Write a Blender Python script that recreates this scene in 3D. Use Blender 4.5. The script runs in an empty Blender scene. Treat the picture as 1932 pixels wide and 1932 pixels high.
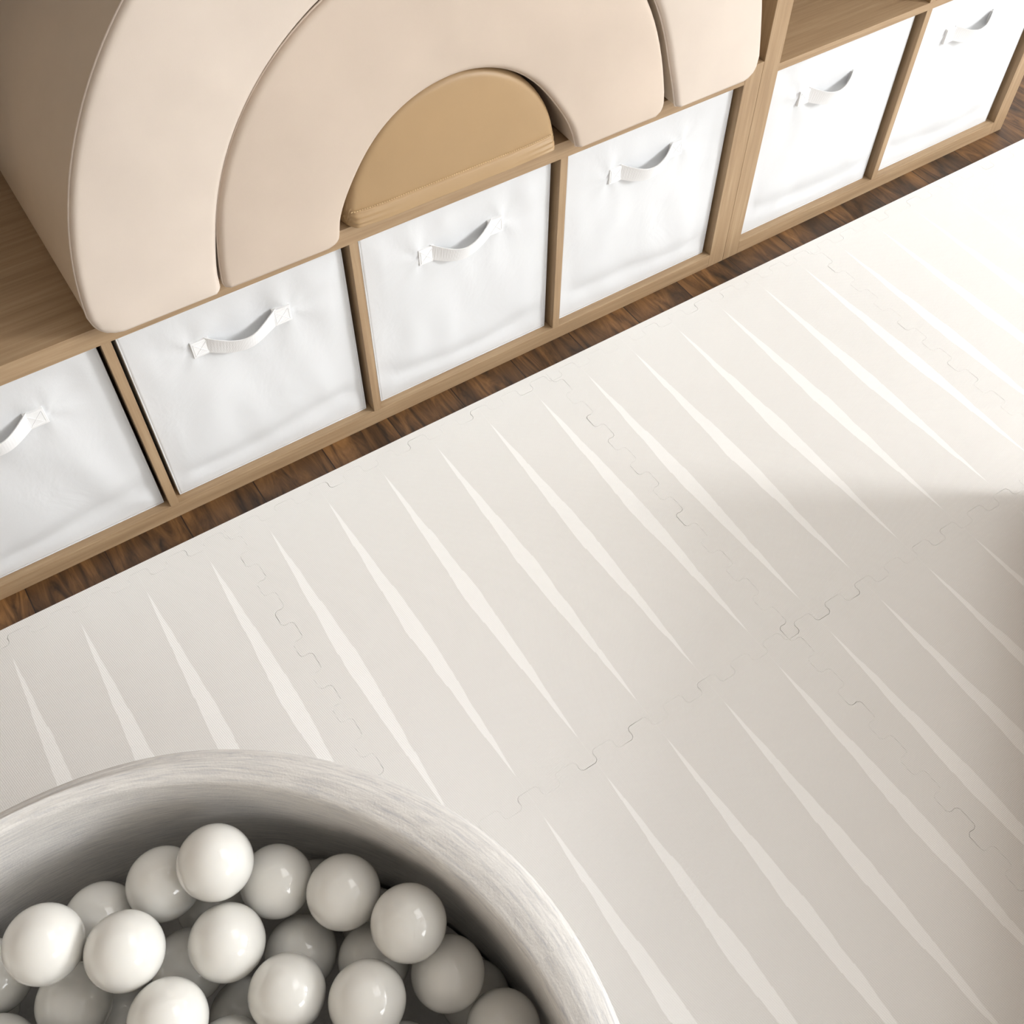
import bpy, bmesh, math, random
from mathutils import Vector, Matrix, noise
PI = math.pi
S = bpy.context.scene
COL = S.collection

# ------------------------------------------------------------------ camera
cam_d = bpy.data.cameras.new('camera')
cam = bpy.data.objects.new('camera', cam_d)
COL.objects.link(cam)
cam.matrix_world = Matrix(((0.83686, 0.441185, -0.324069, -1.17276), (-0.547396, 0.679542, -0.488447, -1.06484), (0.004723, 0.586156, 0.810184, 1.31594), (0, 0, 0, 1)))
cam_d.sensor_fit = 'HORIZONTAL'
cam_d.sensor_width = 36.0
cam_d.lens = 36.0 * 1987.26 / 1932.0
cam_d.clip_start = 0.02
S.camera = cam

# ------------------------------------------------------------------ light
S.view_settings.view_transform = 'Standard'
S.view_settings.look = 'None'
S.view_settings.exposure = -0.07
S.view_settings.gamma = 1.0
S.view_settings.use_curve_mapping = False
world = bpy.data.worlds.new('world')
S.world = world
world.use_nodes = True
wb = world.node_tree.nodes['Background']
wb.inputs[0].default_value = (0.80, 0.90, 1.0, 1)
wb.inputs[1].default_value = 0.6


def area_light(name, loc, rot, sx, sy, power, col):
    l = bpy.data.lights.new(name, 'AREA')
    l.shape = 'RECTANGLE'
    l.size, l.size_y = sx, sy
    l.energy = power
    l.color = col
    o = bpy.data.objects.new(name, l)
    o.location = loc
    o.rotation_euler = rot
    COL.objects.link(o)
    return o


XR = 4.0            # right wall
# daylight through the two windows of the right wall, plus an added front fill
WIN = [(-3.50, 2.30, 1.2, 1.3), (-0.15, 2.30, 0.8, 1.4)]
WPOW = [280, 7]     # centre y, centre z, width, height
for (wy, wz, ww, wh), wp in zip(WIN, WPOW):
    area_light('window_and_fill_light', (XR - 0.03, wy, wz), (0, PI / 2, 0), wh - 0.1, ww - 0.1, wp, (0.97, 0.985, 1.0))
area_light('window_and_fill_light', (0.5, -4.57, 1.60), (PI / 2, 0, 0), 1.3, 1.15, 34, (0.97, 0.985, 1.0))  # added fill from behind the camera, no window known there

# broad soft fill added under the ceiling to brighten the mat
area_light('ceiling_fill_light', (0.9, -1.1, 3.05), (0, 0, 0), 1.5, 1.5, 20, (1.0, 0.99, 0.98))


# ------------------------------------------------------------------ helpers
def new_mat(name):
    m = bpy.data.materials.new(name)
    m.use_nodes = True
    nt = m.node_tree
    return m, nt, nt.nodes['Principled BSDF']


def nd(nt, typ, **kw):
    n = nt.nodes.new(typ)
    for k, v in kw.items():
        if k == 'ins':
            for a, b in v.items():
                n.inputs[a].default_value = b
        else:
            setattr(n, k, v)
    return n


def srgb(r, g, b):
    f = lambda c: (c / 255 / 12.92) if c <= 10 else ((c / 255 + 0.055) / 1.055) ** 2.4
    return (f(r), f(g), f(b), 1)


def ramp(nt, fac, stops):
    r = nt.nodes.new('ShaderNodeValToRGB')
    while len(r.color_ramp.elements) < len(stops):
        r.color_ramp.elements.new(0.5)
    for e, (p, c) in zip(r.color_ramp.elements, stops):
        e.position = p
        e.color = c
    nt.links.new(fac, r.inputs[0])
    return r


def bump(nt, bs, height, dist, strength=1.0):
    b = nd(nt, 'ShaderNodeBump', ins={'Strength': strength, 'Distance': dist})
    nt.links.new(height, b.inputs['Height'])
    nt.links.new(b.outputs[0], bs.inputs['Normal'])
    return b


def mapping(nt, coord, scale, loc=(0, 0, 0), rot=(0, 0, 0)):
    t = nd(nt, 'ShaderNodeTexCoord')
    m = nd(nt, 'ShaderNodeMapping')
    m.inputs['Scale'].default_value = scale
    m.inputs['Location'].default_value = loc
    m.inputs['Rotation'].default_value = rot
    nt.links.new(t.outputs[coord], m.inputs[0])
    return m


def link_mesh(name, bm, mat, parent=None, smooth=False, loc=None):
    me = bpy.data.meshes.new(name)
    bmesh.ops.recalc_face_normals(bm, faces=bm.faces)
    bm.to_mesh(me)
    bm.free()
    if smooth:
        for p in me.polygons:
            p.use_smooth = True
    if mat:
        me.materials.append(mat)
    o = bpy.data.objects.new(name, me)
    COL.objects.link(o)
    if parent:
        o.parent = parent
    if loc is not None:
        o.location = loc
    return o


def tag(o, label=None, cat=None, group=None, kind=None):
    for k, v in (('label', label), ('category', cat), ('group', group), ('kind', kind)):
        if v:
            o[k] = v
    return o


def empty(name, loc, label, cat, group=None, rz=0):
    o = bpy.data.objects.new(name, None)
    COL.objects.link(o)
    o.location = loc
    o.rotation_euler = (0, 0, rz)
    o.empty_display_size = 0.05
    return tag(o, label, cat, group)


def box_bm(x0, x1, y0, y1, z0, z1, bev=0.0, bm=None):
    bm = bm or bmesh.new()
    vs = [bm.verts.new((x, y, z)) for x in (x0, x1) for y in (y0, y1) for z in (z0, z1)]
    idx = [(0, 1, 3, 2), (4, 6, 7, 5), (0, 4, 5, 1), (2, 3, 7, 6), (0, 2, 6, 4), (1, 5, 7, 3)]
    fs = [bm.faces.new([vs[i] for i in f]) for f in idx]
    if bev:
        es = list({e for f in fs for e in f.edges})
        bmesh.ops.bevel(bm, geom=es, offset=bev, segments=2, profile=0.5, affect='EDGES')
    return bm


def tube_bm(pts, r, closed=False, seg=8, bm=None):
    bm = bm or bmesh.new()
    n = len(pts)
    pts = [Vector(p) for p in pts]
    rings = []
    for i, p in enumerate(pts):
        a = pts[(i - 1) % n] if (closed or i > 0) else pts[i]
        b = pts[(i + 1) % n] if (closed or i < n - 1) else pts[i]
        t = (b - a).normalized()
        up = Vector((0, 1, 0)) if abs(t.y) < 0.9 else Vector((0, 0, 1))
        u = t.cross(up).normalized()
        v = u.cross(t)
        rings.append([bm.verts.new(p + (u * math.cos(2 * PI * k / seg) + v * math.sin(2 * PI * k / seg)) * r)
                      for k in range(seg)])
    m = n if closed else n - 1
    for i in range(m):
        A, B = rings[i], rings[(i + 1) % n]
        for k in range(seg):
            bm.faces.new([A[k], A[(k + 1) % seg], B[(k + 1) % seg], B[k]])
    if not closed:
        bm.faces.new(rings[0][::-1])
        bm.faces.new(rings[-1])
    return bm


# ------------------------------------------------------------------ materials
def oak(name, axis):
    m, nt, bs = new_mat(name)
    sc = {'x': (1.2, 30, 30), 'z': (30, 30, 1.2)}[axis]
    mp = mapping(nt, 'Object', sc)
    n1 = nd(nt, 'ShaderNodeTexNoise', ins={'Scale': 4.0, 'Detail': 6.0, 'Roughness': 0.65, 'Distortion': 0.3})
    nt.links.new(mp.outputs[0], n1.inputs['Vector'])
    r = ramp(nt, n1.outputs['Fac'], [(0.25, srgb(148, 121, 91)), (0.5, srgb(165, 138, 106)), (0.75, srgb(180, 155, 123))])
    nt.links.new(r.outputs[0], bs.inputs['Base Color'])
    bs.inputs['Roughness'].default_value = 0.55
    bump(nt, bs, n1.outputs['Fac'], 0.0004, 0.5)
    return m


OAK_X = oak('oak_foil_lengthwise', 'x')
OAK_Z = oak('oak_foil_upright', 'z')


def walnut():
    m, nt, bs = new_mat('walnut_floor')
    tc = nd(nt, 'ShaderNodeTexCoord')
    # boards run along world Y
    rotm = nd(nt, 'ShaderNodeMapping')
    rotm.inputs['Rotation'].default_value = (0, 0, PI / 2)
    rotm.inputs['Location'].default_value = (0.3, -0.012, 0)
    nt.links.new(tc.outputs['Object'], rotm.inputs[0])
    br = nd(nt, 'ShaderNodeTexBrick', offset=0.5)
    for k, v in {'Scale': 1.0, 'Mortar Size': 0.0012, 'Mortar Smooth': 0.4, 'Brick Width': 1.3, 'Row Height': 0.121,
                 'Color1': (0.0, 0.0, 0.0, 1), 'Color2': (1, 1, 1, 1), 'Mortar': (0.5, 0.5, 0.5, 1), 'Bias': 0.0}.items():
        br.inputs[k].default_value = v
    nt.links.new(rotm.outputs[0], br.inputs['Vector'])
    mp = nd(nt, 'ShaderNodeMapping')
    mp.inputs['Scale'].default_value = (9, 1.6, 1)
    nt.links.new(tc.outputs['Object'], mp.inputs[0])
    # shift each board's grain
    add = nd(nt, 'ShaderNodeVectorMath', operation='MULTIPLY_ADD')
    nt.links.new(br.outputs['Color'], add.inputs[0])
    add.inputs[1].default_value = (7, 5, 3)
    nt.links.new(mp.outputs[0], add.inputs[2])
    n1 = nd(nt, 'ShaderNodeTexNoise', ins={'Scale': 4.0, 'Detail': 8.0, 'Roughness': 0.62, 'Distortion': 1.6})
    nt.links.new(add.outputs[0], n1.inputs['Vector'])
    n2 = nd(nt, 'ShaderNodeTexNoise', ins={'Scale': 1.3, 'Detail': 3.0, 'Roughness': 0.5})
    nt.links.new(add.outputs[0], n2.inputs['Vector'])
    r = ramp(nt, n1.outputs['Fac'], [(0.32, srgb(38, 25, 12)), (0.48, srgb(84, 59, 33)), (0.62, srgb(112, 82, 49)), (0.8, srgb(136, 104, 66))])
    r2 = ramp(nt, n2.outputs['Fac'], [(0.35, (0.55, 0.5, 0.48, 1)), (0.65, (1.45, 1.35, 1.25, 1))])
    mx = nd(nt, 'ShaderNodeMix', data_type='RGBA', blend_type='MULTIPLY')
    mx.inputs[0].default_value = 1.0
    nt.links.new(r.outputs[0], mx.inputs[6])
    nt.links.new(r2.outputs[0], mx.inputs[7])
    mx2 = nd(nt, 'ShaderNodeMix', data_type='RGBA')
    nt.links.new(br.outputs['Fac'], mx2.inputs[0])
    nt.links.new(mx.outputs[2], mx2.inputs[6])
    mx2.inputs[7].default_value = srgb(40, 26, 16)
    nt.links.new(mx2.outputs[2], bs.inputs['Base Color'])
    bs.inputs['Roughness'].default_value = 0.45
    inv = nd(nt, 'ShaderNodeMath', operation='MULTIPLY_ADD')
    nt.links.new(br.outputs['Fac'], inv.inputs[0])
    inv.inputs[1].default_value = -1.0
    nt.links.new(n1.outputs['Fac'], inv.inputs[2])
    bump(nt, bs, inv.outputs[0], 0.0006, 0.6)
    return m


FLOOR = walnut()


def leather(name, col, rough=0.5, sat_noise=0.03):
    m, nt, bs = new_mat(name)
    mp = mapping(nt, 'Object', (1, 1, 1))
    n0 = nd(nt, 'ShaderNodeTexNoise', ins={'Scale': 5.0, 'Detail': 4.0, 'Roughness': 0.6})
    nt.links.new(mp.outputs[0], n0.inputs['Vector'])
    c2 = tuple(min(1, c * (1 - sat_noise * 2)) for c in col[:3]) + (1,)
    c1 = tuple(min(1, c * (1 + sat_noise)) for c in col[:3]) + (1,)
    r = ramp(nt, n0.outputs['Fac'], [(0.3, c2), (0.7, c1)])
    nt.links.new(r.outputs[0], bs.inputs['Base Color'])
    v = nd(nt, 'ShaderNodeTexVoronoi', ins={'Scale': 900.0})
    nt.links.new(mp.outputs[0], v.inputs['Vector'])
    n1 = nd(nt, 'ShaderNodeTexNoise', ins={'Scale': 14.0, 'Detail': 3.0, 'Roughness': 0.5})
    nt.links.new(mp.outputs[0], n1.inputs['Vector'])
    # faint creases in the covering
    n2 = nd(nt, 'ShaderNodeTexNoise', ins={'Scale': 3.5, 'Detail': 2.0, 'Roughness': 0.5, 'Distortion': 1.2})
    nt.links.new(mp.outputs[0], n2.inputs['Vector'])
    a = nd(nt, 'ShaderNodeMath', operation='MULTIPLY_ADD')
    nt.links.new(v.outputs['Distance'], a.inputs[0])
    a.inputs[1].default_value = 0.03
    nt.links.new(n1.outputs['Fac'], a.inputs[2])
    b = nd(nt, 'ShaderNodeMath', operation='MULTIPLY_ADD')
    nt.links.new(n2.outputs['Fac'], b.inputs[0])
    b.inputs[1].default_value = 2.5
    nt.links.new(a.outputs[0], b.inputs[2])
    bs.inputs['Roughness'].default_value = rough
    bump(nt, bs, b.outputs[0], 0.0012, 0.6)
    return m


CREAM = leather('cream_faux_leather', srgb(214, 201, 188))
ROSE = leather('rosy_beige_faux_leather', srgb(203, 187, 171))
TAN = leather('tan_faux_leather', srgb(172, 143, 105))
BLUSH_SIDE = leather('cream_faux_leather_band', srgb(212, 197, 177))
STITCH, nt_, bs_ = new_mat('tan_thread')
bs_.inputs['Base Color'].default_value = srgb(222, 194, 150)
bs_.inputs['Roughness'].default_value = 0.7


def white_fabric():
    m, nt, bs = new_mat('white_nonwoven_fabric')
    mp = mapping(nt, 'Object', (1, 1, 1))
    n1 = nd(nt, 'ShaderNodeTexNoise', ins={'Scale': 9.0, 'Detail': 4.0, 'Roughness': 0.55, 'Distortion': 0.6})
    nt.links.new(mp.outputs[0], n1.inputs['Vector'])
    n2 = nd(nt, 'ShaderNodeTexNoise', ins={'Scale': 700.0, 'Detail': 1.0})
    nt.links.new(mp.outputs[0], n2.inputs['Vector'])
    a = nd(nt, 'ShaderNodeMath', operation='MULTIPLY_ADD')
    nt.links.new(n2.outputs['Fac'], a.inputs[0])
    a.inputs[1].default_value = 0.03
    nt.links.new(n1.outputs['Fac'], a.inputs[2])
    bs.inputs['Base Color'].default_value = (0.715, 0.725, 0.735, 1)
    bs.inputs['Roughness'].default_value = 0.8
    bump(nt, bs, a.outputs[0], 0.004, 0.5)
    return m


FABRIC = white_fabric()
STRAP, nt_, bs_ = new_mat('white_webbing')
bs_.inputs['Base Color'].default_value = (0.9, 0.9, 0.9, 1)
bs_.inputs['Roughness'].default_value = 0.75
mp_ = mapping(nt_, 'Object', (1, 1, 1))
w_ = nd(nt_, 'ShaderNodeTexWave', ins={'Scale': 350.0})
nt_.links.new(mp_.outputs[0], w_.inputs['Vector'])
bump(nt_, bs_, w_.outputs['Fac'], 0.0003, 0.5)


def mathn(nt, op, a, b=None, c=None, clamp=False):
    n = nd(nt, 'ShaderNodeMath', operation=op)
    n.use_clamp = clamp
    for i, v in enumerate((a, b, c)):
        if v is None:
            continue
        if isinstance(v, (int, float)):
            n.inputs[i].default_value = v
        else:
            nt.links.new(v, n.inputs[i])
    return n.outputs[0]


PX, PY = 0.588, 0.588       # tile pitch


def foam(name, stripes):
    """EVA foam. Object space of a tile starts at its back left corner: x to the right, y = 0 at the back seam going negative"""
    m, nt, bs = new_mat(name)
    tc = nd(nt, 'ShaderNodeTexCoord')
    sep = nd(nt, 'ShaderNodeSeparateXYZ')
    nt.links.new(tc.outputs['Object'], sep.inputs[0])
    x, y, z = sep.outputs
    base = srgb(234, 232, 228)
    stripe = srgb(250, 249, 246)
    if stripes:
        per = PX / 6
        xs = mathn(nt, 'DIVIDE', x, per)
        cell = mathn(nt, 'FLOOR', xs)
        fx = mathn(nt, 'SUBTRACT', mathn(nt, 'FRACT', xs), 0.5)
        fx = mathn(nt, 'MULTIPLY', fx, per)
        t = mathn(nt, 'DIVIDE', mathn(nt, 'SUBTRACT', mathn(nt, 'MULTIPLY', y, -1.0), 0.031), PY - 0.063)
        e = mathn(nt, 'ABSOLUTE', mathn(nt, 'SUBTRACT', mathn(nt, 'MULTIPLY', t, 2.0), 1.0))
        w = mathn(nt, 'SUBTRACT', 1.0, e, clamp=True)
        w = mathn(nt, 'POWER', w, 0.85)
        # ragged, hand-cut looking edges: slow noise plus small steps
        cmb = nd(nt, 'ShaderNodeCombineXYZ')
        side = mathn(nt, 'SIGN', fx)
        nt.links.new(mathn(nt, 'MULTIPLY_ADD', cell, 3.7, side), cmb.inputs[0])
        nt.links.new(mathn(nt, 'MULTIPLY', y, 22.0), cmb.inputs[1])
        ns = nd(nt, 'ShaderNodeTexNoise', ins={'Scale': 1.0, 'Detail': 2.5, 'Roughness': 0.6})
        nt.links.new(cmb.outputs[0], ns.inputs['Vector'])
        st = mathn(nt, 'SUBTRACT', mathn(nt, 'FRACT', mathn(nt, 'MULTIPLY_ADD', y, 11.0, mathn(nt, 'MULTIPLY', cell, 0.37))), 0.5)
        rag = mathn(nt, 'ADD', mathn(nt, 'MULTIPLY', mathn(nt, 'SUBTRACT', ns.outputs['Fac'], 0.5), 0.0050),
                    mathn(nt, 'MULTIPLY', mathn(nt, 'MULTIPLY', st, side), 0.0009))
        rag = mathn(nt, 'MULTIPLY', rag, mathn(nt, 'MINIMUM', mathn(nt, 'MULTIPLY', w, 2.5), 1.0))
        half = mathn(nt, 'ADD', mathn(nt, 'MULTIPLY', w, 0.0125), rag)
        ins = mathn(nt, 'SUBTRACT', half, mathn(nt, 'ABSOLUTE', fx))
        mask = mathn(nt, 'MULTIPLY_ADD', ins, 1600.0, 0.5, clamp=True)
        mx = nd(nt, 'ShaderNodeMix', data_type='RGBA')
        nt.links.new(mask, mx.inputs[0])
        mx.inputs[6].default_value = base
        mx.inputs[7].default_value = stripe
        nt.links.new(mx.outputs[2], bs.inputs['Base Color'])
    else:
        bs.inputs['Base Color'].default_value = base
    # pressed weave texture
    mp = nd(nt, 'ShaderNodeMapping')
    mp.inputs['Rotation'].default_value = (0, 0, 0.6)
    nt.links.new(tc.outputs['Object'], mp.inputs[0])
    s2 = nd(nt, 'ShaderNodeSeparateXYZ')
    nt.links.new(mp.outputs[0], s2.inputs[0])
    sx = mathn(nt, 'SINE', mathn(nt, 'MULTIPLY', s2.outputs[0], 2 * PI / 0.0034))
    sy = mathn(nt, 'SINE', mathn(nt, 'MULTIPLY', s2.outputs[1], 2 * PI / 0.0034))
    g = mathn(nt, 'MULTIPLY', sx, sy)
    n3 = nd(nt, 'ShaderNodeTexNoise', ins={'Scale': 12.0, 'Detail': 2.0})
    nt.links.new(tc.outputs['Object'], n3.inputs['Vector'])
    h = mathn(nt, 'MULTIPLY_ADD', n3.outputs['Fac'], 3.0, g)
    bs.inputs['Roughness'].default_value = 0.6
    bump(nt, bs, h, 0.00022, 0.6)
    return m


FOAM = foam('pale_taupe_foam_with_white_slashes', True)
FOAM_EDGE = foam('pale_taupe_foam', False)


def heather():
    m, nt, bs = new_mat('heather_grey_jersey')
    tc = nd(nt, 'ShaderNodeTexCoord')
    mp = nd(nt, 'ShaderNodeMapping')
    mp.inputs['Scale'].default_value = (26, 330, 1)
    nt.links.new(tc.outputs['UV'], mp.inputs[0])
    n1 = nd(nt, 'ShaderNodeTexNoise', ins={'Scale': 1.0, 'Detail': 6.0, 'Roughness': 0.75, 'Distortion': 0.4})
    nt.links.new(mp.outputs[0], n1.inputs['Vector'])
    r = ramp(nt, n1.outputs['Fac'], [(0.30, srgb(184, 184, 187)), (0.47, srgb(210, 207, 203)), (0.6, srgb(224, 221, 216)), (0.75, srgb(232, 230, 226))])
    nt.links.new(r.outputs[0], bs.inputs['Base Color'])
    bs.inputs['Roughness'].default_value = 0.9
    bs.inputs['Sheen Weight'].default_value = 0.15
    n2 = nd(nt, 'ShaderNodeTexNoise', ins={'Scale': 420.0, 'Detail': 2.0})
    nt.links.new(tc.outputs['Object'], n2.inputs['Vector'])
    h = mathn(nt, 'MULTIPLY_ADD', n1.outputs['Fac'], 0.6, n2.outputs['Fac'])
    bump(nt, bs, h, 0.0008, 0.5)
    return m


HEATHER = heather()

BALL, nt_, bs_ = new_mat('white_ball_plastic')
bs_.inputs['Base Color'].default_value = (0.79, 0.775, 0.73, 1)
bs_.inputs['Roughness'].default_value = 0.06
bs_.inputs['Coat Weight'].default_value = 0.4
bs_.inputs['Coat Roughness'].default_value = 0.04
bs_.inputs['Subsurface Weight'].default_value = 0.12
bs_.inputs['Subsurface Radius'].default_value = (0.02, 0.018, 0.014)
bs_.inputs['Subsurface Scale'].default_value = 0.5

WALL, nt_, bs_ = new_mat('warm_white_paint')
bs_.inputs['Base Color'].default_value = (0.78, 0.78, 0.77, 1)
bs_.inputs['Roughness'].default_value = 0.9
TRIM, nt_, bs_ = new_mat('white_gloss_trim')
bs_.inputs['Base Color'].default_value = (0.85, 0.85, 0.84, 1)
bs_.inputs['Roughness'].default_value = 0.4
GLASS, nt_, bs_ = new_mat('window_glass')
bs_.inputs['Base Color'].default_value = (1, 1, 1, 1)
bs_.inputs['Roughness'].default_value = 0.0
bs_.inputs['Transmission Weight'].default_value = 1.0

WALL_DARK, nt_, bs_ = new_mat('beige_paint')
bs_.inputs['Base Color'].default_value = (0.50, 0.44, 0.37, 1)
bs_.inputs['Roughness'].default_value = 0.9


# ------------------------------------------------------------------ room
XL, YB, YF, ZC = -2.9, 0.402, -4.6, 3.1


def structure(name, bm, mat, **kw):
    o = link_mesh(name, bm, mat, **kw)
    o['kind'] = 'structure'
    return o


structure('floor', box_bm(XL - 0.1, XR + 0.1, YF - 0.1, YB + 0.1, -0.1, 0), FLOOR)
structure('ceiling', box_bm(XL - 0.1, XR + 0.1, YF - 0.1, YB + 0.1, ZC, ZC + 0.1), WALL)
structure('wall_back', box_bm(XL, XR, YB, YB + 0.1, 0, ZC), WALL)
structure('wall_left', box_bm(XL - 0.1, XL, YF, YB, 0, ZC), WALL_DARK)


def wall_with_holes(name, axis, pos, th, u0, u1, holes):
    """wall in the plane axis = pos; holes: (centre u, centre z, width, height)"""
    bm = bmesh.new()
    us = sorted({u0, u1} | {h[0] + s * h[2] / 2 for h in holes for s in (-1, 1)})
    for a, b in zip(us, us[1:]):
        mid = (a + b) / 2
        hs = [h for h in holes if abs(mid - h[0]) < h[2] / 2]
        spans = [(0, ZC)] if not hs else [(0, hs[0][1] - hs[0][3] / 2), (hs[0][1] + hs[0][3] / 2, ZC)]
        for z0, z1 in spans:
            if axis == 'x':
                box_bm(pos, pos + th, a, b, z0, z1, bm=bm)
            else:
                box_bm(a, b, pos, pos + th, z0, z1, bm=bm)
    return structure(name, bm, WALL)


wall_with_holes('wall_right', 'x', XR, 0.1, YF, YB, WIN)
FILL_WIN = [(0.5, 1.60, 1.4, 1.25)]  # opening made up for the added front fill
wall_with_holes('wall_front', 'y', YF - 0.1, 0.1, XL, XR, FILL_WIN)


def window(idx, axis, pos, cu, cz, w, h):
    root = bpy.data.objects.new('window_%d' % idx, None)
    COL.objects.link(root)
    root['kind'] = 'structure'
    root.location = (pos, cu, cz) if axis == 'x' else (cu, pos, cz)
    bm = bmesh.new()
    t = 0.04
    for (a0, a1, b0, b1) in ((-w / 2, w / 2, -h / 2, -h / 2 + t), (-w / 2, w / 2, h / 2 - t, h / 2),
                             (-w / 2, -w / 2 + t, -h / 2, h / 2), (w / 2 - t, w / 2, -h / 2, h / 2),
                             (-w / 2, w / 2, -t / 2, t / 2)):
        if axis == 'x':
            box_bm(0.03, 0.07, a0, a1, b0, b1, bm=bm)
        else:
            box_bm(a0, a1, -0.07, -0.03, b0, b1, bm=bm)
    link_mesh('window_frame', bm, TRIM, root)
    if axis == 'x':
        bm = box_bm(0.048, 0.052, -w / 2 + t, w / 2 - t, -h / 2 + t, h / 2 - t)
    else:
        bm = box_bm(-w / 2 + t, w / 2 - t, -0.052, -0.048, -h / 2 + t, h / 2 - t)
    link_mesh('pane', bm, GLASS, root)


for k, (wy, wz, ww, wh) in enumerate(WIN):
    window(k + 1, 'x', XR, wy, wz, ww, wh)
window(3, 'y', YF, *FILL_WIN[0])  # made-up window around the added front fill
structure('baseboard_right', box_bm(XR - 0.014, XR, YF + 0.014, YB - 0.014, 0, 0.09, 0.003), TRIM)
structure('baseboard_front', box_bm(XL, XR, YF, YF + 0.014, 0, 0.09, 0.003), TRIM)

bm = box_bm(0.10, 1.70, -1.90, -0.30, 3.062, ZC)
o = structure('fill_housing_1', bm, TRIM)  # housing plate made up for the added ceiling fill

# ------------------------------------------------------------------ shelf units
TA, TD, TB, OW, OH, DEP = 0.0351, 0.0134, 0.0284, 0.3365, 0.341, 0.39


def shelf_unit(x0, ncol, nrow, label, z0=0.0):
    W = 2 * TA + ncol * OW + (ncol - 1) * TD
    H = 2 * TB + nrow * OH + (nrow - 1) * TD
    root = empty('cube_shelf_unit', (x0, 0, z0), label, 'shelf')
    bv = 0.0006
    link_mesh('side_panel', box_bm(0, TA, 0, DEP, 0, H, bv), OAK_Z, root)
    link_mesh('side_panel', box_bm(W - TA, W, 0, DEP, 0, H, bv), OAK_Z, root)
    link_mesh('bottom_panel', box_bm(TA, W - TA, 0, DEP, 0, TB, bv), OAK_X, root)
    link_mesh('top_panel', box_bm(TA, W - TA, 0, DEP, H - TB, H, bv), OAK_X, root)
    for r in range(1, nrow):
        z = TB + r * OH + (r - 1) * TD
        link_mesh('shelf_board', box_bm(TA, W - TA, 0.0005, DEP, z, z + TD, bv), OAK_X, root)
    for c in range(1, ncol):
        x = TA + c * OW + (c - 1) * TD
        for r in range(nrow):
            z = TB + r * (OH + TD)
            link_mesh('divider', box_bm(x, x + TD, 0.0005, DEP, z, z + OH, bv), OAK_Z, root)
    return root


WL = 2 * TA + 4 * OW + 3 * TD
low = shelf_unit(-WL, 4, 1, 'low light oak cube shelf, one row of four cubes, carrying the padded arches')
tall = shelf_unit(0.0004, 2, 4, 'taller light oak cube shelf right of the low one, with an open cube above bins')
shade_tall = shelf_unit(-WL - 2 * TA - 2 * OW - TD - 0.0008, 2, 4, 'added tall oak cube shelf, unseen past the left border, darkening the nook')  # added unseen shelf, blocks light so the arch side stays dark
shade_bridge = shelf_unit(-WL, 4, 1, 'added oak cube shelf, unseen above the arches, shading the low shelf top', 1.0)  # added unseen shelf, keeps overhead light off the low shelf
TOP = 2 * TB + OH

# low foam couch added unseen past the lower right border to shade the mat
blocker = empty('foam_blocker', (-0.13, -1.31, 0.0125), 'added rosy beige foam couch just beyond the lower right border', 'blocker', rz=math.radians(40.5))
link_mesh('blocker_base', box_bm(-0.55, 0.55, -0.33, 0.33, 0, 0.140, 0.02), ROSE, blocker)
link_mesh('blocker_top', box_bm(-0.55, 0.55, -0.33, 0.33, 0.1405, 0.28, 0.02), ROSE, blocker)


# ------------------------------------------------------------------ fabric bins
def bin_front_y(u, v, w, h, seed, hx0, hx1, hz):
    """wrinkles of the soft front, u 0..w from the left, v 0..h upward; negative = towards the room"""
    edge = min(u, w - u, v, h - v)
    k = min(1.0, edge / 0.03)
    y = 0.0055 * (noise.noise(Vector((u * 7, v * 5, seed * 3.1)))) * k
    y += 0.0022 * noise.noise(Vector((u * 24 + 3 * v, v * 9, seed * 5.7))) * k
    # vertical gathers under the top edge
    y += 0.0016 * math.sin(u * 95 + seed) * max(0, (v - 0.22) / 0.1) * k * (0.4 + noise.noise(Vector((u * 9, seed, 0))))
    # creases fanning from the two handle ends
    for hx in (hx0, hx1):
        du, dv = u - hx, v - hz
        rr = math.hypot(du, dv) + 1e-4
        a = math.atan2(dv, du)
        y += -0.0020 * math.exp(-rr / 0.045) * (1 + 0.8 * math.cos(5 * a + seed))
    # the cloth sags inward above the base and rolls out again at the bottom edge
    s = 0.032 + 0.030 * abs(u / w - 0.5 + 0.25 * math.sin(seed)) + 0.010 * noise.noise(Vector((u * 6, seed, 2)))
    y += 0.0040 * math.exp(-((v - s) / 0.018) ** 2) * k
    # broad tent falling from the handle to the bottom corners
    q = abs(u - w / 2) - 0.030 - 0.42 * (hz - v)
    y += -0.0022 * math.exp(-(q / 0.030) ** 2) * min(1, max(0, (hz - v) / 0.08)) * k
    # slack bulge of the whole front
    y += -0.0035 * math.sin(PI * u / w) * math.sin(PI * min(1, v / 0.26)) + 0.002
    return y


BW, BH, BD = 0.322, 0.331, 0.33


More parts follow.
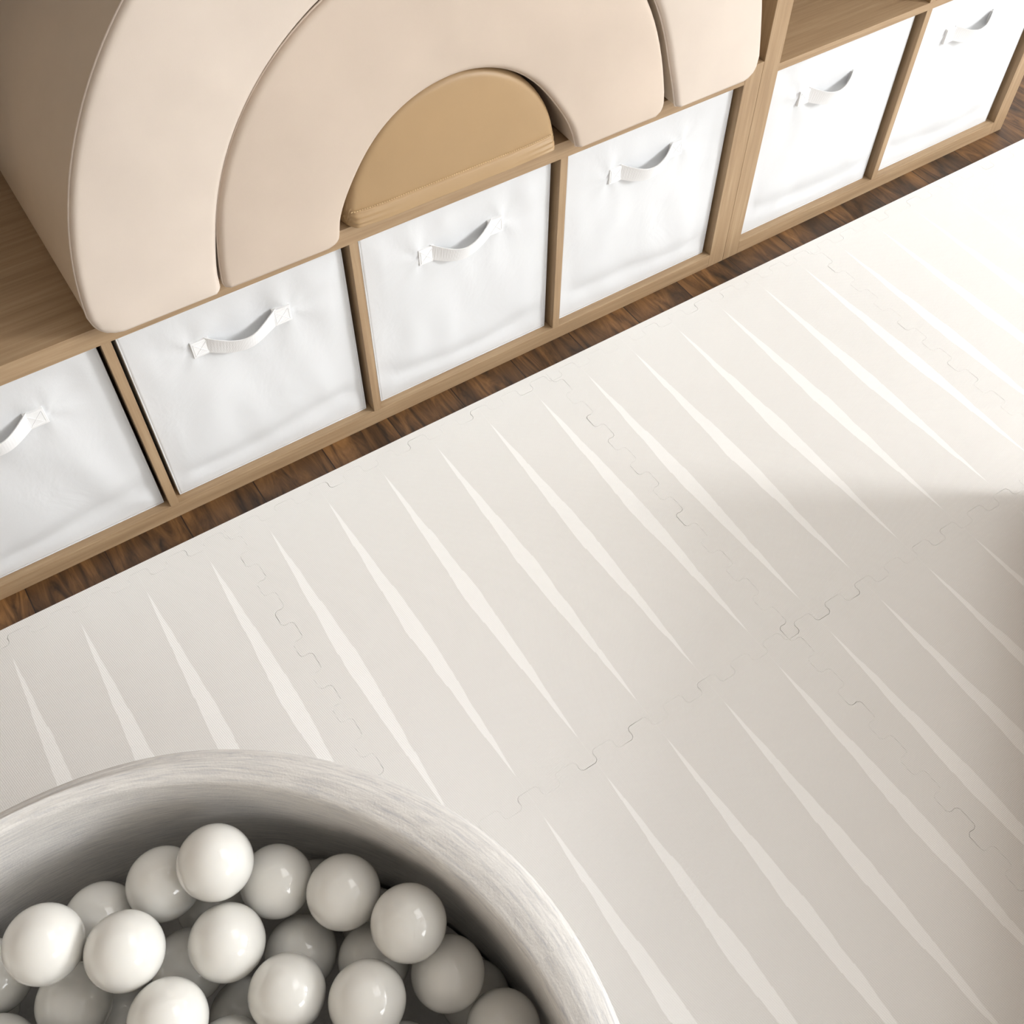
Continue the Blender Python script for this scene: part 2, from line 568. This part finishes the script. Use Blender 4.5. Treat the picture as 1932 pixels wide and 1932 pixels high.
def make_bin(x, label, seed, w=BW, handle=(0.086, 0.232), swing=0.0):
    root = empty('fabric_bin', (x, 0.012, TB + 0.0005), label, 'storage bin', 'white fabric bins in the cubes')
    h = BH
    hx0, hx1 = handle
    hz = 0.262
    bm = bmesh.new()
    N, M = 64, 64
    g = [[bm.verts.new((w * i / N, bin_front_y(w * i / N, h * j / M, w, h, seed, hx0, hx1, hz) + 0.004 * (
        1 if False else 0), h * j / M)) for j in range(M + 1)] for i in range(N + 1)]
    for i in range(N):
        for j in range(M):
            bm.faces.new([g[i][j], g[i + 1][j], g[i + 1][j + 1], g[i][j + 1]])
    # sides, back and base: the bin is open at the top
    K = 6
    back = [[bm.verts.new((w * i / N, BD, h * j / M)) for j in range(M + 1)] if i in (0, N) else None for i in range(N + 1)]
    for i, sgn in ((0, 1), (N, -1)):
        for j in range(M):
            bm.faces.new([g[i][j], g[i][j + 1], back[i][j + 1], back[i][j]])
    bm.faces.new([back[0][j] for j in range(M + 1)] + [back[N][j] for j in range(M, -1, -1)])
    bm.faces.new([g[i][0] for i in range(N + 1)] + [back[N][0], back[0][0]])
    body = link_mesh('body', bm, FABRIC, root, smooth=False)
    for p in body.data.polygons:
        if len(p.vertices) == 4 and abs(p.center.y) < 0.02 and 0.001 < p.center.x < w - 0.001:
            p.use_smooth = True
    sol = body.modifiers.new('thickness', 'SOLIDIFY')
    sol.thickness = 0.0022
    sol.offset = -1
    # folded seam edging round the front
    r = 0.0012
    pts = []
    ins = r * 0.6
    for i in range(0, N + 1, 2):
        pts.append((w * i / N, 0, ins))
    for j in range(2, M + 1, 2):
        pts.append((w - ins, 0, h * j / M))
    for i in range(N - 2, -1, -2):
        pts.append((w * i / N, 0, h - ins))
    for j in range(M - 2, 0, -2):
        pts.append((ins, 0, h * j / M))
    pts = [(min(max(a, ins), w - ins), b + 0.0024, max(c, ins)) for a, b, c in pts]
    link_mesh('seam_edging', tube_bm(pts, r, True), FABRIC, root, smooth=True)

    # handle: webbing strap bulging forward between two sewn patches
    hw = 0.0135
    bm = bmesh.new()
    rows = []
    n = 28
    pw = 0.026
    for k in range(n + 1):
        t = k / n
        x_ = hx0 + pw * 0.8 + (hx1 - hx0 - 1.6 * pw) * t
        s = math.sin(PI * t)
        y_ = bin_front_y(x_, hz, w, h, seed, hx0, hx1, hz) - 0.0035 - 0.017 * s ** 0.9
        z_ = hz - 0.012 * s + swing * s * (t - 0.5) + 0.002
        tilt = 0.35 * s
        for sgn in (-1, 1):
            pass
        col = []
        for (dz, dy) in ((-1, 0), (1, 0)):
            zz = z_ + dz * hw * math.cos(tilt)
            yy = y_ - dz * hw * math.sin(tilt) * 0.8
            col.append(((x_, yy, zz), (x_, yy + 0.0017, zz)))
        rows.append([bm.verts.new(col[0][0]), bm.verts.new(col[1][0]), bm.verts.new(col[1][1]), bm.verts.new(col[0][1])])
    for a, b in zip(rows, rows[1:]):
        for k in range(4):
            bm.faces.new([a[k], a[(k + 1) % 4], b[(k + 1) % 4], b[k]])
    bm.faces.new(rows[0])
    bm.faces.new(rows[-1][::-1])
    handle_o = link_mesh('handle', bm, STRAP, root)
    for px, nm in ((hx0, 'l'), (hx1 - pw, 'r')):
        yc = bin_front_y(px + pw / 2, hz, w, h, seed, hx0, hx1, hz)
        y0 = yc - 0.004
        bm = box_bm(px, px + pw, y0, yc + 0.003, hz - hw, hz + hw, 0.0006)
        th = 0.0006
        e = 0.003
        c = [(px + e, y0, hz - hw + e), (px + pw - e, y0, hz - hw + e), (px + pw - e, y0, hz + hw - e), (px + e, y0, hz + hw - e)]
        for a, b in ((0, 1), (1, 2), (2, 3), (3, 0), (0, 2), (1, 3)):
            tube_bm([c[a], c[b]], th, bm=bm, seg=5)
        link_mesh('stitched_patch', bm, STRAP, handle_o)
    return root


BAYL = -WL + TA
bins = [
    (BAYL + 0.0093, 'white fabric bin at the far left, its handle cut off by the left border', 1.3, (0.086, 0.232)),
    (BAYL + OW + TD + 0.007, 'white fabric bin below the left leg of the outer arch', 2.1, (0.086, 0.232)),
    (BAYL + 2 * (OW + TD) + 0.006, 'white fabric bin below the tan half moon', 3.7, (0.088, 0.234)),
    (BAYL + 3 * (OW + TD) + 0.007, 'white fabric bin in the last cube of the low shelf, beside the doubled side panels', 4.4, (0.082, 0.228)),
    (0.0004 + TA + 0.004, 'white fabric bin under the open cube of the taller shelf', 5.2, (0.070, 0.212)),
    (0.0004 + TA + OW + TD + 0.003, 'white fabric bin nearest the upper right corner, beside the bare floor', 6.6, (0.072, 0.214)),
]
for a in bins:
    make_bin(*a[:3], handle=a[3])


# ------------------------------------------------------------------ padded arches
ARCH_Z = TOP + 0.0004
FY = -0.020


def cornered(u, v, A, B, rc):
    """map a point of the rectangle |u|<A, |v|<B to the same rectangle with rounded corners"""
    eu, ev = abs(u) - (A - rc), abs(v) - (B - rc)
    if eu > 0 and ev > 0:
        a, b = eu / rc, ev / rc
        a2, b2 = a * math.sqrt(1 - b * b / 2), b * math.sqrt(1 - a * a / 2)
        u = math.copysign(A - rc + a2 * rc, u)
        v = math.copysign(B - rc + b2 * rc, v)
    return u, v


def spaced(L, fine=0.010, step=0.012, nf=6):
    """positions 0..L, dense at both ends"""
    f = [fine * (1 - math.cos(PI / 2 * k / nf)) for k in range(nf)]
    n = max(2, int((L - 2 * fine) / step))
    mid = [fine + (L - 2 * fine) * k / n for k in range(n + 1)]
    return f + mid + [L - q for q in reversed(f)]


def front_y(d, fillet=0.007, pillow=0.006, edge=None):
    d = max(0.0, d)
    y = pillow - pillow * (1 - math.exp(-d / 0.035)) * 1.0
    if d < fillet:
        y += fillet - math.sqrt(max(0, fillet ** 2 - (fillet - d) ** 2))
    return y


def sheet(name, grid, mat, parent, closed_edge_depth=None):
    bm = bmesh.new()
    V = [[bm.verts.new(p) for p in row] for row in grid]
    for i in range(len(V) - 1):
        for j in range(len(V[0]) - 1):
            bm.faces.new([V[i][j], V[i + 1][j], V[i + 1][j + 1], V[i][j + 1]])
    return link_mesh(name, bm, mat, parent, smooth=True)


def perimeter(grid):
    n, m = len(grid), len(grid[0])
    return ([grid[i][0] for i in range(n)] + [grid[n - 1][j] for j in range(1, m)] +
            [grid[i][m - 1] for i in range(n - 2, -1, -1)] + [grid[0][j] for j in range(m - 2, 0, -1)])


def band_from(per, depth, mat, parent, name='side_band', back_fillet=0.012):
    """the band wrapping round the block and its back cover"""
    bm = bmesh.new()
    cx = sum(p[0] for p in per) / len(per)
    rings = [[bm.verts.new(p) for p in per]]
    y0 = max(p[1] for p in per)
    for yy in (y0 + 0.05, depth * 0.5, depth):
        rings.append([bm.verts.new((p[0], yy, p[2])) for p in per])
    n = len(per)
    for A, B in zip(rings, rings[1:]):
        for k in range(n):
            bm.faces.new([A[k], A[(k + 1) % n], B[(k + 1) % n], B[k]])
    f = bm.faces.new(rings[-1])
    bm.normal_update()
    bmesh.ops.triangulate(bm, faces=[f])
    o = link_mesh(name, bm, mat, parent)
    for p in o.data.polygons:
        p.use_smooth = abs(p.normal.y) < 0.5
    return o


def arch_block(label, cx, rin, rout, mats, seed, rcs, depth=0.355):
    """rin/rout: functions of the angle from the right base (0..pi)"""
    root = empty('padded_arch', (cx, FY, ARCH_Z), label, 'foam arch', 'nesting padded arches')
    rm = (rin(PI / 2) + rout(PI / 2)) / 2
    A = PI * rm / 2
    us = [q - A for q in spaced(2 * A, step=0.014)]
    B = (rout(PI / 2) - rin(PI / 2)) / 2
    vs = [q - B for q in spaced(2 * B)]
    grid = []
    for u in us:
        row = []
        for v in vs:
            rc = rcs[(u > 0, v > 0)]
            d = min((A - abs(u)) * 2.2, B - abs(v))
            # distance to the rounded corner
            eu, ev = rc - (A - abs(u)), rc - (B - abs(v))
            u2, v2 = cornered(u, v, A, B, rc)
            if eu > 0 and ev > 0:
                d = max(0.0, rc - math.hypot(abs(u2) - (A - rc), abs(v2) - (B - rc)))
            th = (u2 / A + 1) * PI / 2
            s = (v2 + B) / (2 * B)
            r = rin(th) * (1 - s) + rout(th) * s
            x, z = r * math.cos(th), r * math.sin(th)
            # keep the feet square on the shelf
            y = front_y(d) - 0.013 * math.exp(-max(z, 0) / 0.045)      # the feet sag forward over the shelf edge
            y += 0.0018 * noise.noise(Vector((x * 6, z * 6, seed))) * min(1, d / 0.02)
            y += 0.0009 * noise.noise(Vector((x * 18 + 5 * z, z * 14, seed + 7))) * min(1, d / 0.02)
            row.append((x, y, max(z, 0.0)))
        grid.append(row)
    sheet('front_panel', grid, mats[0], root)
    per = perimeter(grid)
    band_from(per, depth, mats[1], root)
    off = []
    for p in per:
        off.append((p[0], p[1] + 0.0004, max(p[2], 0.0012)))
    link_mesh('piping', tube_bm(off, 0.0016, True, 6), mats[0], root, smooth=True)
    return root


def feet(th, amt, sig):
    a = min(th, PI - th)
    return amt * math.exp(-(a / sig) ** 2)


arch_block('largest outer padded arch in pale cream, its left leg standing over the shelf edge', -0.560,
           lambda t: 0.3575 + feet(t, 0.008, 0.15), lambda t: 0.528, (CREAM, BLUSH_SIDE), 1.0,
           {(True, True): 0.030, (True, False): 0.007, (False, True): 0.030, (False, False): 0.007})
arch_block('middle padded arch in rosy beige, nested between the cream arch and tan half moon', -0.565,
           lambda t: 0.1715 + feet(t, 0.018, 0.36), lambda t: 0.3505 + (0.0 if t < PI / 2 else feet(t, 0.004, 0.1)), (ROSE, ROSE), 2.0,
           {(True, True): 0.007, (True, False): 0.018, (False, True): 0.020, (False, False): 0.006})

# half moon block
hm = empty('padded_half_moon', (-0.567, FY + 0.009, ARCH_Z), 'tan padded half moon block with a stitched bottom hem inside the arches',
           'foam block')
RH = 0.167
rc = 0.012
grid = []
us = spaced(2 * RH, fine=0.018, step=0.008, nf=9)
for q in us:
    x = q - RH
    top = math.sqrt(max(0.0, RH * RH - x * x))
    top = max(top, 0.016)
    row = []
    m = 60
    for j in range(m + 1):
        t = j / m
        zh = min(0.0262, top * 0.6)
        z = zh * t / 0.5 if t <= 0.5 else (zh + 0.0016 * (t - 0.5) / 0.0333 if t < 0.54 and top > 0.05 else zh + (top - zh) * (1 - math.cos(PI * (t - 0.5))) / 2 * 1.0)
        if t > 0.5 and not (t < 0.54 and top > 0.05):
            z = zh + (top - zh) * math.sin(PI / 2 * (t - 0.5) / 0.5) ** 1.1
        rr = math.hypot(x, z)
        d = min(RH - rr if z > 0.012 else RH - abs(x), top - z if abs(x) > 0.98 * RH else 9)
        d = max(0.0, d)
        y = front_y(d, 0.010, 0.006)
        # the hem along the bottom bulges forward below the stitching and rolls back underneath
        hem = 0.026
        if z < hem:
            k = z / hem
            y -= (0.0030 * min(1, (1 - k) / 0.07) + 0.0060 * math.sin(PI / 2 * (1 - k))) * min(1, d / 0.01)
            y += 0.012 * max(0, 1 - z / 0.007) ** 2
        y += 0.0012 * noise.noise(Vector((x * 14, z * 22, 5))) * min(1, d / 0.02)
        if z < hem:   # gathers at both ends of the hem
            g_ = math.exp(-(RH - abs(x)) / 0.022)
            y += 0.0018 * g_ * math.sin(z * 900)
        row.append((x, y, z))
    grid.append(row)
sheet('front_panel', grid, TAN, hm)
band_from(perimeter(grid), 0.34, TAN, hm)
bm = bmesh.new()
xs = -RH + 0.006
zz = 0.0262
while xs < RH - 0.008:
    tube_bm([(xs, front_y(min(RH - abs(xs), 0.05), 0.010, 0.006) - 0.0016, zz), (xs + 0.0022, front_y(min(RH - abs(xs), 0.05), 0.010, 0.006) - 0.0022, zz + 0.0006)],
            0.0008, seg=5, bm=bm)
    xs += 0.0036
link_mesh('stitching', bm, STITCH, hm)


# ------------------------------------------------------------------ foam floor tiles
X0, Y0 = -1.025, -0.0795          # a seam crossing at the back of the mat
MT = 0.012
STEP = PX / 10


def seam_line(n_teeth, phase=0):
    """interlocking outline of length n_teeth * STEP along s, offset o either side of the seam centre"""
    pts = []
    a = 0.0085
    for k in range(n_teeth):
        s0 = k * STEP
        prof = [(0.0, -a), (0.16, -a), (0.215, -a * 0.72), (0.235, -a * 0.35), (0.225, a * 0.4), (0.26, a * 0.85), (0.31, a),
                (0.69, a), (0.74, a * 0.85), (0.775, a * 0.4), (0.765, -a * 0.35), (0.785, -a * 0.72), (0.84, -a)]
        for f, o in prof:
            pts.append((s0 + f * STEP, o))
    pts.append((n_teeth * STEP, -a))
    return pts


def gap_at(x, y, seed):
    return 0.00006 + 0.0006 * max(0.0, noise.noise(Vector((x * 26, y * 26, seed))) - 0.08)


def inset(poly, org):
    out = []
    n = len(poly)
    for i in range(n):
        p, a, b = Vector(poly[i]), Vector(poly[i - 1]), Vector(poly[(i + 1) % n])
        t = (b - a)
        if t.length < 1e-9:
            out.append(tuple(p))
            continue
        t.normalize()
        nrm = Vector((-t.y, t.x))         # polygon runs counter-clockwise: left is inside
        out.append(tuple(p + nrm * gap_at(p.x + org[0], p.y + org[1], 4.0)))
    return out


def slab(name, poly, mat, loc, parent=None):
    # drop coincident points
    q = []
    for p in poly:
        if not q or (Vector(p) - Vector(q[-1])).length > 1e-6:
            q.append(p)
    if (Vector(q[0]) - Vector(q[-1])).length < 1e-6:
        q.pop()
    q = inset(q, loc)
    bm = bmesh.new()
    c = 0.0004
    n = len(q)
    ins = []
    for i in range(n):
        t = (Vector(q[(i + 1) % n]) - Vector(q[i - 1])).normalized()
        ins.append((q[i][0] - t.y * c * 0.5, q[i][1] + t.x * c * 0.5))
    lo = [bm.verts.new((x, y, 0)) for x, y in q]
    hi = [bm.verts.new((x, y, MT - c * 0.5)) for x, y in q]
    tp = [bm.verts.new((x, y, MT)) for x, y in ins]
    for A, B in ((lo, hi), (hi, tp)):
        for k in range(n):
            bm.faces.new([A[k], A[(k + 1) % n], B[(k + 1) % n], B[k]])
    f1 = bm.faces.new(tp)
    f2 = bm.faces.new(lo[::-1])
    bm.normal_update()
    bmesh.ops.triangulate(bm, faces=[f1, f2])
    return link_mesh(name, bm, mat, parent, loc=loc)


SL = seam_line(10)


def tile(cx, cy, label, group='interlocking foam floor tiles'):
    """tile whose back left seam crossing is at (cx, cy)"""
    ox, oy = X0 + cx * PX, Y0 - cy * PY
    front = [(s, -PY + o) for s, o in SL]                    # left to right
    right = [(PX + o, -PY + s) for s, o in SL]               # front to back
    back = [(PX - s, -0 + o2) for s, o2 in [(s, o) for s, o in SL]]
    back = [(s, o) for s, o in reversed(SL)]
    left = [(o, -s) for s, o in [(PX - s_, o_) for s_, o_ in reversed(SL)]]
    # the left seam is the right seam of the neighbour shifted by one pitch
    left = [(o, -PY + s) for s, o in reversed(SL)]
    # corners: replace the shared end points by one common corner so that neighbours match
    c = -0.0085
    poly = front[1:-1] + [(PX + c, -PY + c)] + right[1:-1] + [(PX + c, c)] + back[1:-1] + [(c, c)] + left[1:-1] + [(c, -PY + c)]
    o = slab('foam_tile', poly, FOAM, (ox, oy, 0.0003))
    return tag(o, label, 'foam mat tile', group)


def edge_strip(cx, label):
    ox, oy = X0 + cx * PX, Y0
    c = -0.0085
    e = 0.021
    poly = [(c, c)] + SL[1:-1] + [(PX + c, c), (PX + c, e), (c, e)]
    o = slab('foam_edge_strip', poly, FOAM_EDGE, (ox, oy, 0.0003))
    return tag(o, label, 'mat edging', 'straight edge strips of the foam mat')


tile(-1, 0, 'pale slashed foam tile at the left border, under the back of the ball pit')
tile(0, 0, 'pale slashed foam tile between ball pit and low shelf, in the middle of the mat')
tile(1, 0, 'pale slashed foam tile right of centre, in front of the doubled side panels')
tile(2, 0, 'brightest pale foam tile at the right border, in front of the taller shelf')
tile(3, 0, 'sliver of pale foam tile beyond the end of the taller shelf')
tile(-1, 1, 'pale foam tile hidden under the ball pit')
tile(0, 1, 'pale slashed foam tile at the bottom border, right beside the ball pit')
tile(1, 1, 'shaded slashed foam tile in the lower right corner')
tile(2, 1, 'foam tile beyond the right border', 'foam tiles outside the view')
for cx in (-1, 0, 1, 2):
    tile(cx, 2, 'foam tile nearest the viewer, below the bottom border', 'foam tiles outside the view')
edge_strip(-1, 'straight foam edge strip at the far left, before the leftmost bin')
edge_strip(0, 'straight foam edge strip along the dark floor before the middle bins')
edge_strip(1, 'straight foam edge strip before the doubled side panels of the shelves')
edge_strip(2, 'straight foam edge strip before the taller shelf at the right')
edge_strip(3, 'straight foam edge strip past the end of the taller shelf')

# ------------------------------------------------------------------ ball pit
PC = (-1.405, -0.888)
PH = 0.30 - MT - 0.0005
pit = empty('ball_pit', (PC[0], PC[1], MT + 0.0005), 'round padded ball pit in heather grey jersey, filled with white balls', 'ball pit')


def pit_point(a, kind, k):
    """profile of the wall: outer side, rounded lip, flat top, inner side"""
    ca, sa = math.cos(a), math.sin(a)
    wob = 0.0022 * math.sin(3 * a + 1) + 0.0014 * math.sin(7 * a)
    oc, orr = (0.013, 0.0), 0.411 + wob
    ic, ir = (-0.013, -0.001), 0.386 + 0.002 * math.sin(5 * a + 2)
    out = (oc[0] + orr * ca, oc[1] + orr * sa)
    inn = (ic[0] + ir * ca, ic[1] + ir * sa)
    low = (-0.004 + 0.388 * ca, 0.388 * sa)
    lip = 0.010
    if kind == 'outer':
        z = k
        s = 0.004 * math.sin(PI * z / PH)
        return ((out[0] + s * ca, out[1] + s * sa, z))
    if kind == 'lip_out':
        t = k * PI / 2
        return (out[0] - lip * (1 - math.cos(t)) * ca, out[1] - lip * (1 - math.cos(t)) * sa, PH - lip + lip * math.sin(t))
    if kind == 'top':
        ax, ay = out[0] - lip * ca, out[1] - lip * sa
        bx, by = inn[0] + lip * ca, inn[1] + lip * sa
        return (ax + (bx - ax) * k, ay + (by - ay) * k, PH + 0.003 * math.sin(PI * k))
    if kind == 'lip_in':
        t = k * PI / 2
        return (inn[0] + lip * (1 - math.sin(t)) * ca, inn[1] + lip * (1 - math.sin(t)) * sa, PH - lip + lip * math.cos(t))
    # inner
    t = min(1, k * 2.2)
    z = (PH - lip) * (1 - k) + 0.0 * k
    return (inn[0] + (low[0] - inn[0]) * t, inn[1] + (low[1] - inn[1]) * t, z)


prof = [('outer', z) for z in [PH - 0.010 - (PH - 0.010) * (1 - q / 8) for q in range(0, 8)]]
prof += [('lip_out', q / 5) for q in range(0, 5)]
prof += [('top', q / 5) for q in range(0, 6)]
prof += [('lip_in', q / 5) for q in range(1, 6)]
prof += [('inner', q / 9) for q in range(1, 10)]
bm = bmesh.new()
NS = 192
uvl = bm.loops.layers.uv.new('UVMap')
rings = [[bm.verts.new(pit_point(2 * PI * i / NS, *pk)) for pk in prof] for i in range(NS)]
run = [0.0]
for a, b in zip(prof, prof[1:]):
    run.append(run[-1] + (Vector(pit_point(0, *b)) - Vector(pit_point(0, *a))).length)
for i in range(NS):
    A, B = rings[i], rings[(i + 1) % NS]
    for j in range(len(prof) - 1):
        f = bm.faces.new([A[j], B[j], B[j + 1], A[j + 1]])
        uv = [(i, j), (i + 1, j), (i + 1, j + 1), (i, j + 1)]
        for lp, (p, q) in zip(f.loops, uv):
            lp[uvl].uv = (p * 2 * PI * 0.4 / NS, run[q])
    f = bm.faces.new([A[-1], B[-1], B[0], A[0]])
link_mesh('padded_wall', bm, HEATHER, pit, smooth=True)
bm = bmesh.new()
res = bmesh.ops.create_cone(bm, cap_ends=True, segments=96, radius1=0.384, radius2=0.384, depth=0.020)
bmesh.ops.translate(bm, verts=bm.verts, vec=(-0.004, 0, 0.0105))
link_mesh('floor_cushion', bm, HEATHER, pit)

# ------------------------------------------------------------------ balls
BR = 0.0382
me = bpy.data.meshes.new('plastic_ball')
bm = bmesh.new()
bmesh.ops.create_uvsphere(bm, u_segments=48, v_segments=32, radius=BR)
# shallow moulding seam round the equator
for v in bm.verts:
    if abs(v.co.z) < 0.0008:
        v.co *= 0.9975
bm.to_mesh(me)
bm.free()
for p in me.polygons:
    p.use_smooth = True
me.materials.append(BALL)
VISIBLE = [(-1.2351, -0.62, 0.2414), (-1.4069, -0.6012, 0.2383), (-1.3448, -0.6468, 0.2296), (-1.2602, -0.6845, 0.2025), (-1.1925, -0.6497, 0.1834), (-1.2916, -0.5924, 0.1958), (-1.1388, -0.7037, 0.1997), (-1.099, -0.7725, 0.2197), (-1.086, -0.8218, 0.159), (-1.2313, -0.7572, 0.1904), (-1.168, -0.8078, 0.197), (-1.3364, -0.721, 0.2088), (-1.3632, -0.5799, 0.1678), (-1.4188, -0.6343, 0.1477), (-1.4821, -0.5633, 0.1407), (-1.5009, -0.6385, 0.1443), (-1.3076, -0.6646, 0.1442), (-1.2039, -0.7129, 0.1325), (-1.1424, -0.7619, 0.1332), (-1.2817, -0.7273, 0.0964), (-1.0641, -0.8927, 0.1356), (-1.3063, -0.7703, 0.1565), (-1.1644, -0.8602, 0.1143), (-1.0672, -0.8395, 0.0738), (-1.2644, -0.6078, 0.113), (-1.3955, -0.655, 0.0762)]
BURIED = [(-1.4202, -1.0947, 0.0738), (-1.3508, -1.2292, 0.0738), (-1.6882, -1.0942, 0.0738), (-1.2103, -1.1708, 0.0738), (-1.6253, -0.7101, 0.0738), (-1.4918, -1.0646, 0.0738), (-1.1842, -0.9262, 0.0738), (-1.4323, -0.9436, 0.0738), (-1.5235, -1.1352, 0.0738), (-1.5497, -0.6554, 0.0738), (-1.502, -0.7914, 0.0738), (-1.5214, -0.5602, 0.0738), (-1.3007, -0.8946, 0.0738), (-1.343, -1.0935, 0.0738), (-1.1208, -0.7138, 0.0738), (-1.2808, -1.0481, 0.0738), (-1.3798, -0.5431, 0.0738), (-1.5497, -0.8516, 0.0738), (-1.5036, -1.2214, 0.0738), (-1.1086, -1.0584, 0.0738), (-1.7458, -0.8037, 0.0738), (-1.4302, -0.7236, 0.0738), (-1.5622, -1.0223, 0.0738), (-1.6809, -0.9285, 0.0738), (-1.1611, -0.6473, 0.0738), (-1.6847, -0.8515, 0.0738), (-1.5506, -0.9292, 0.0738), (-1.0727, -0.9664, 0.0738), (-1.7562, -0.8801, 0.0738), (-1.3778, -0.8715, 0.0738), (-1.6673, -0.9892, 0.1246), (-1.4429, -0.7782, 0.127), (-1.7262, -0.7469, 0.1279), (-1.431, -0.8873, 0.128), (-1.3277, -1.1467, 0.1293), (-1.6242, -0.7631, 0.13), (-1.2264, -1.1169, 0.1302), (-1.1594, -1.045, 0.1303), (-1.391, -0.9828, 0.1304), (-1.5732, -0.7026, 0.1306), (-1.4938, -0.8417, 0.1313), (-1.2778, -0.848, 0.1314), (-1.6401, -1.1005, 0.1337), (-1.548, -0.9766, 0.1342), (-1.088, -1.0154, 0.1343), (-1.7256, -0.9159, 0.1352), (-1.4789, -1.1269, 0.1369), (-1.3809, -0.8276, 0.1376), (-1.5647, -0.8115, 0.1378), (-1.5725, -0.8891, 0.1379), (-1.235, -1.0331, 0.1386), (-1.6846, -0.8108, 0.139), (-1.4427, -1.0591, 0.1391), (-1.3077, -1.0042, 0.141), (-1.3898, -1.2337, 0.141), (-1.5148, -0.7526, 0.1411), (-1.4668, -1.2296, 0.1411), (-1.2427, -1.1912, 0.1412), (-1.3557, -0.901, 0.1412), (-1.7093, -1.0621, 0.1413), (-1.5585, -0.5752, 0.1415), (-1.6486, -0.9099, 0.1415), (-1.5554, -1.1156, 0.1415), (-1.5412, -1.2084, 0.1417), (-1.5957, -1.0375, 0.1417), (-1.4006, -1.1245, 0.1419), (-1.6242, -0.6159, 0.1424), (-1.6792, -0.6703, 0.1425), (-1.6092, -1.1712, 0.1427), (-1.5188, -1.0474, 0.1436), (-1.3801, -0.7358, 0.1437), (-1.4671, -0.9864, 0.145), (-1.5004, -0.9171, 0.1452), (-1.1525, -1.1195, 0.1514), (-1.2023, -0.8951, 0.1722), (-1.6126, -0.9698, 0.1752), (-1.2893, -0.9076, 0.1802), (-1.5667, -0.6452, 0.1851), (-1.4218, -0.9378, 0.1853), (-1.4413, -0.8288, 0.1859), (-1.2527, -0.9754, 0.1873), (-1.1124, -1.065, 0.1886), (-1.6566, -1.0314, 0.1891), (-1.6966, -0.8687, 0.1891), (-1.2759, -1.14, 0.1892), (-1.3594, -1.1828, 0.1903), (-1.3473, -0.9597, 0.1906), (-1.3266, -0.8409, 0.1908), (-1.6877, -0.9554, 0.1912), (-1.7412, -0.787, 0.1923), (-1.3459, -1.1072, 0.1941), (-1.5163, -1.1592, 0.1959), (-1.7104, -0.7159, 0.197), (-1.5146, -0.806, 0.1971), (-1.2417, -0.8339, 0.1982), (-1.4574, -0.754, 0.1989), (-1.6807, -1.1039, 0.1999), (-1.1189, -0.989, 0.2005), (-1.4044, -1.012, 0.2007), (-1.6041, -1.1121, 0.2014), (-1.5527, -0.9292, 0.2014), (-1.5482, -0.7185, 0.2023), (-1.3795, -0.7854, 0.2032), (-1.1902, -1.0185, 0.2032), (-1.2047, -1.1669, 0.2041), (-1.6654, -0.7778, 0.2059), (-1.5885, -0.784, 0.2065), (-1.7548, -0.9199, 0.2067), (-1.3306, -1.0331, 0.2089), (-1.4826, -0.6793, 0.2108), (-1.494, -0.8792, 0.2117), (-1.7295, -1.0213, 0.213), (-1.2888, -1.2124, 0.2136), (-1.5861, -1.1861, 0.2151), (-1.4571, -1.1034, 0.2158), (-1.5455, -0.5693, 0.2174), (-1.6667, -0.6556, 0.2177), (-1.6257, -0.907, 0.2181), (-1.3898, -0.8761, 0.219), (-1.4855, -1.2259, 0.2194), (-1.4084, -1.2342, 0.2206), (-1.5672, -0.8565, 0.2236), (-1.1778, -0.9453, 0.2257), (-1.4844, -0.9549, 0.2272), (-1.6107, -0.6058, 0.2357), (-1.2585, -1.0359, 0.2359), (-1.754, -0.8487, 0.2374)]

BALL_LABELS = [
    'bright white ball on top of the heap, highest of all in the picture',
    'large bright white ball at the left border, topmost on the left side',
    'large bright white ball just right of the leftmost bright one',
    'shiny white ball straight below the topmost ball, in the middle of the heap',
    'shaded ball against the back wall, right of the topmost ball',
    'shaded greyish ball tucked behind the left side of the topmost ball',
    'fully visible grey-white ball by the back wall, third from the right along the wall',
    'fully visible grey-white ball by the curved wall, second from the right along the wall',
    'shaded beige ball against the wall, below and right of the high ball there',
    'large shiny white ball low in the middle, with two highlights',
    'shiny white ball right of the large one low in the middle',
    'bright ball cut by the bottom border, below the bright ball pair on the left',
    'half hidden shaded ball behind and between the two bright balls on the left',
    'dull grey ball in the second layer below the gap of the left bright pair',
    'partly hidden ball at the left border below the leftmost bright ball',
    'ball in the lower left corner, cut by both borders',
    'deep lying ball seen between the right one of the bright pair and the centre ball',
    'shaded ball in the second layer, above the large shiny ball low in the middle',
    'half hidden shaded ball between the wall balls and the shiny ball on the right',
    'deep lying ball between the bottom bright ball and the large shiny ball',
    'shaded ball at the bottom border, nearest the right wall of the pit',
    'sliver of white ball at the bottom border, between the two low bright balls',
    'sliver of ball at the bottom border, below the shiny ball on the right',
    'dark shaded ball deep against the right wall, mostly hidden',
    'small visible piece of a ball deep below the topmost ball',
    'deep grey ball at the bottom, left of the bright ball cut by the border',
]
rnd = random.Random(5)


def put_ball(p, label, group):
    o = bpy.data.objects.new('plastic_ball', me)
    o.location = p
    o.rotation_euler = (rnd.uniform(0, 6), rnd.uniform(0, 6), rnd.uniform(0, 6))
    COL.objects.link(o)
    return tag(o, label, 'ball', group)


for p, lab in zip(VISIBLE, BALL_LABELS):
    put_ball(p, lab, 'white balls in the ball pit')
for p in BURIED:
    put_ball(p, 'white plastic ball buried in the pit or beyond the picture border', 'balls out of sight in the ball pit')
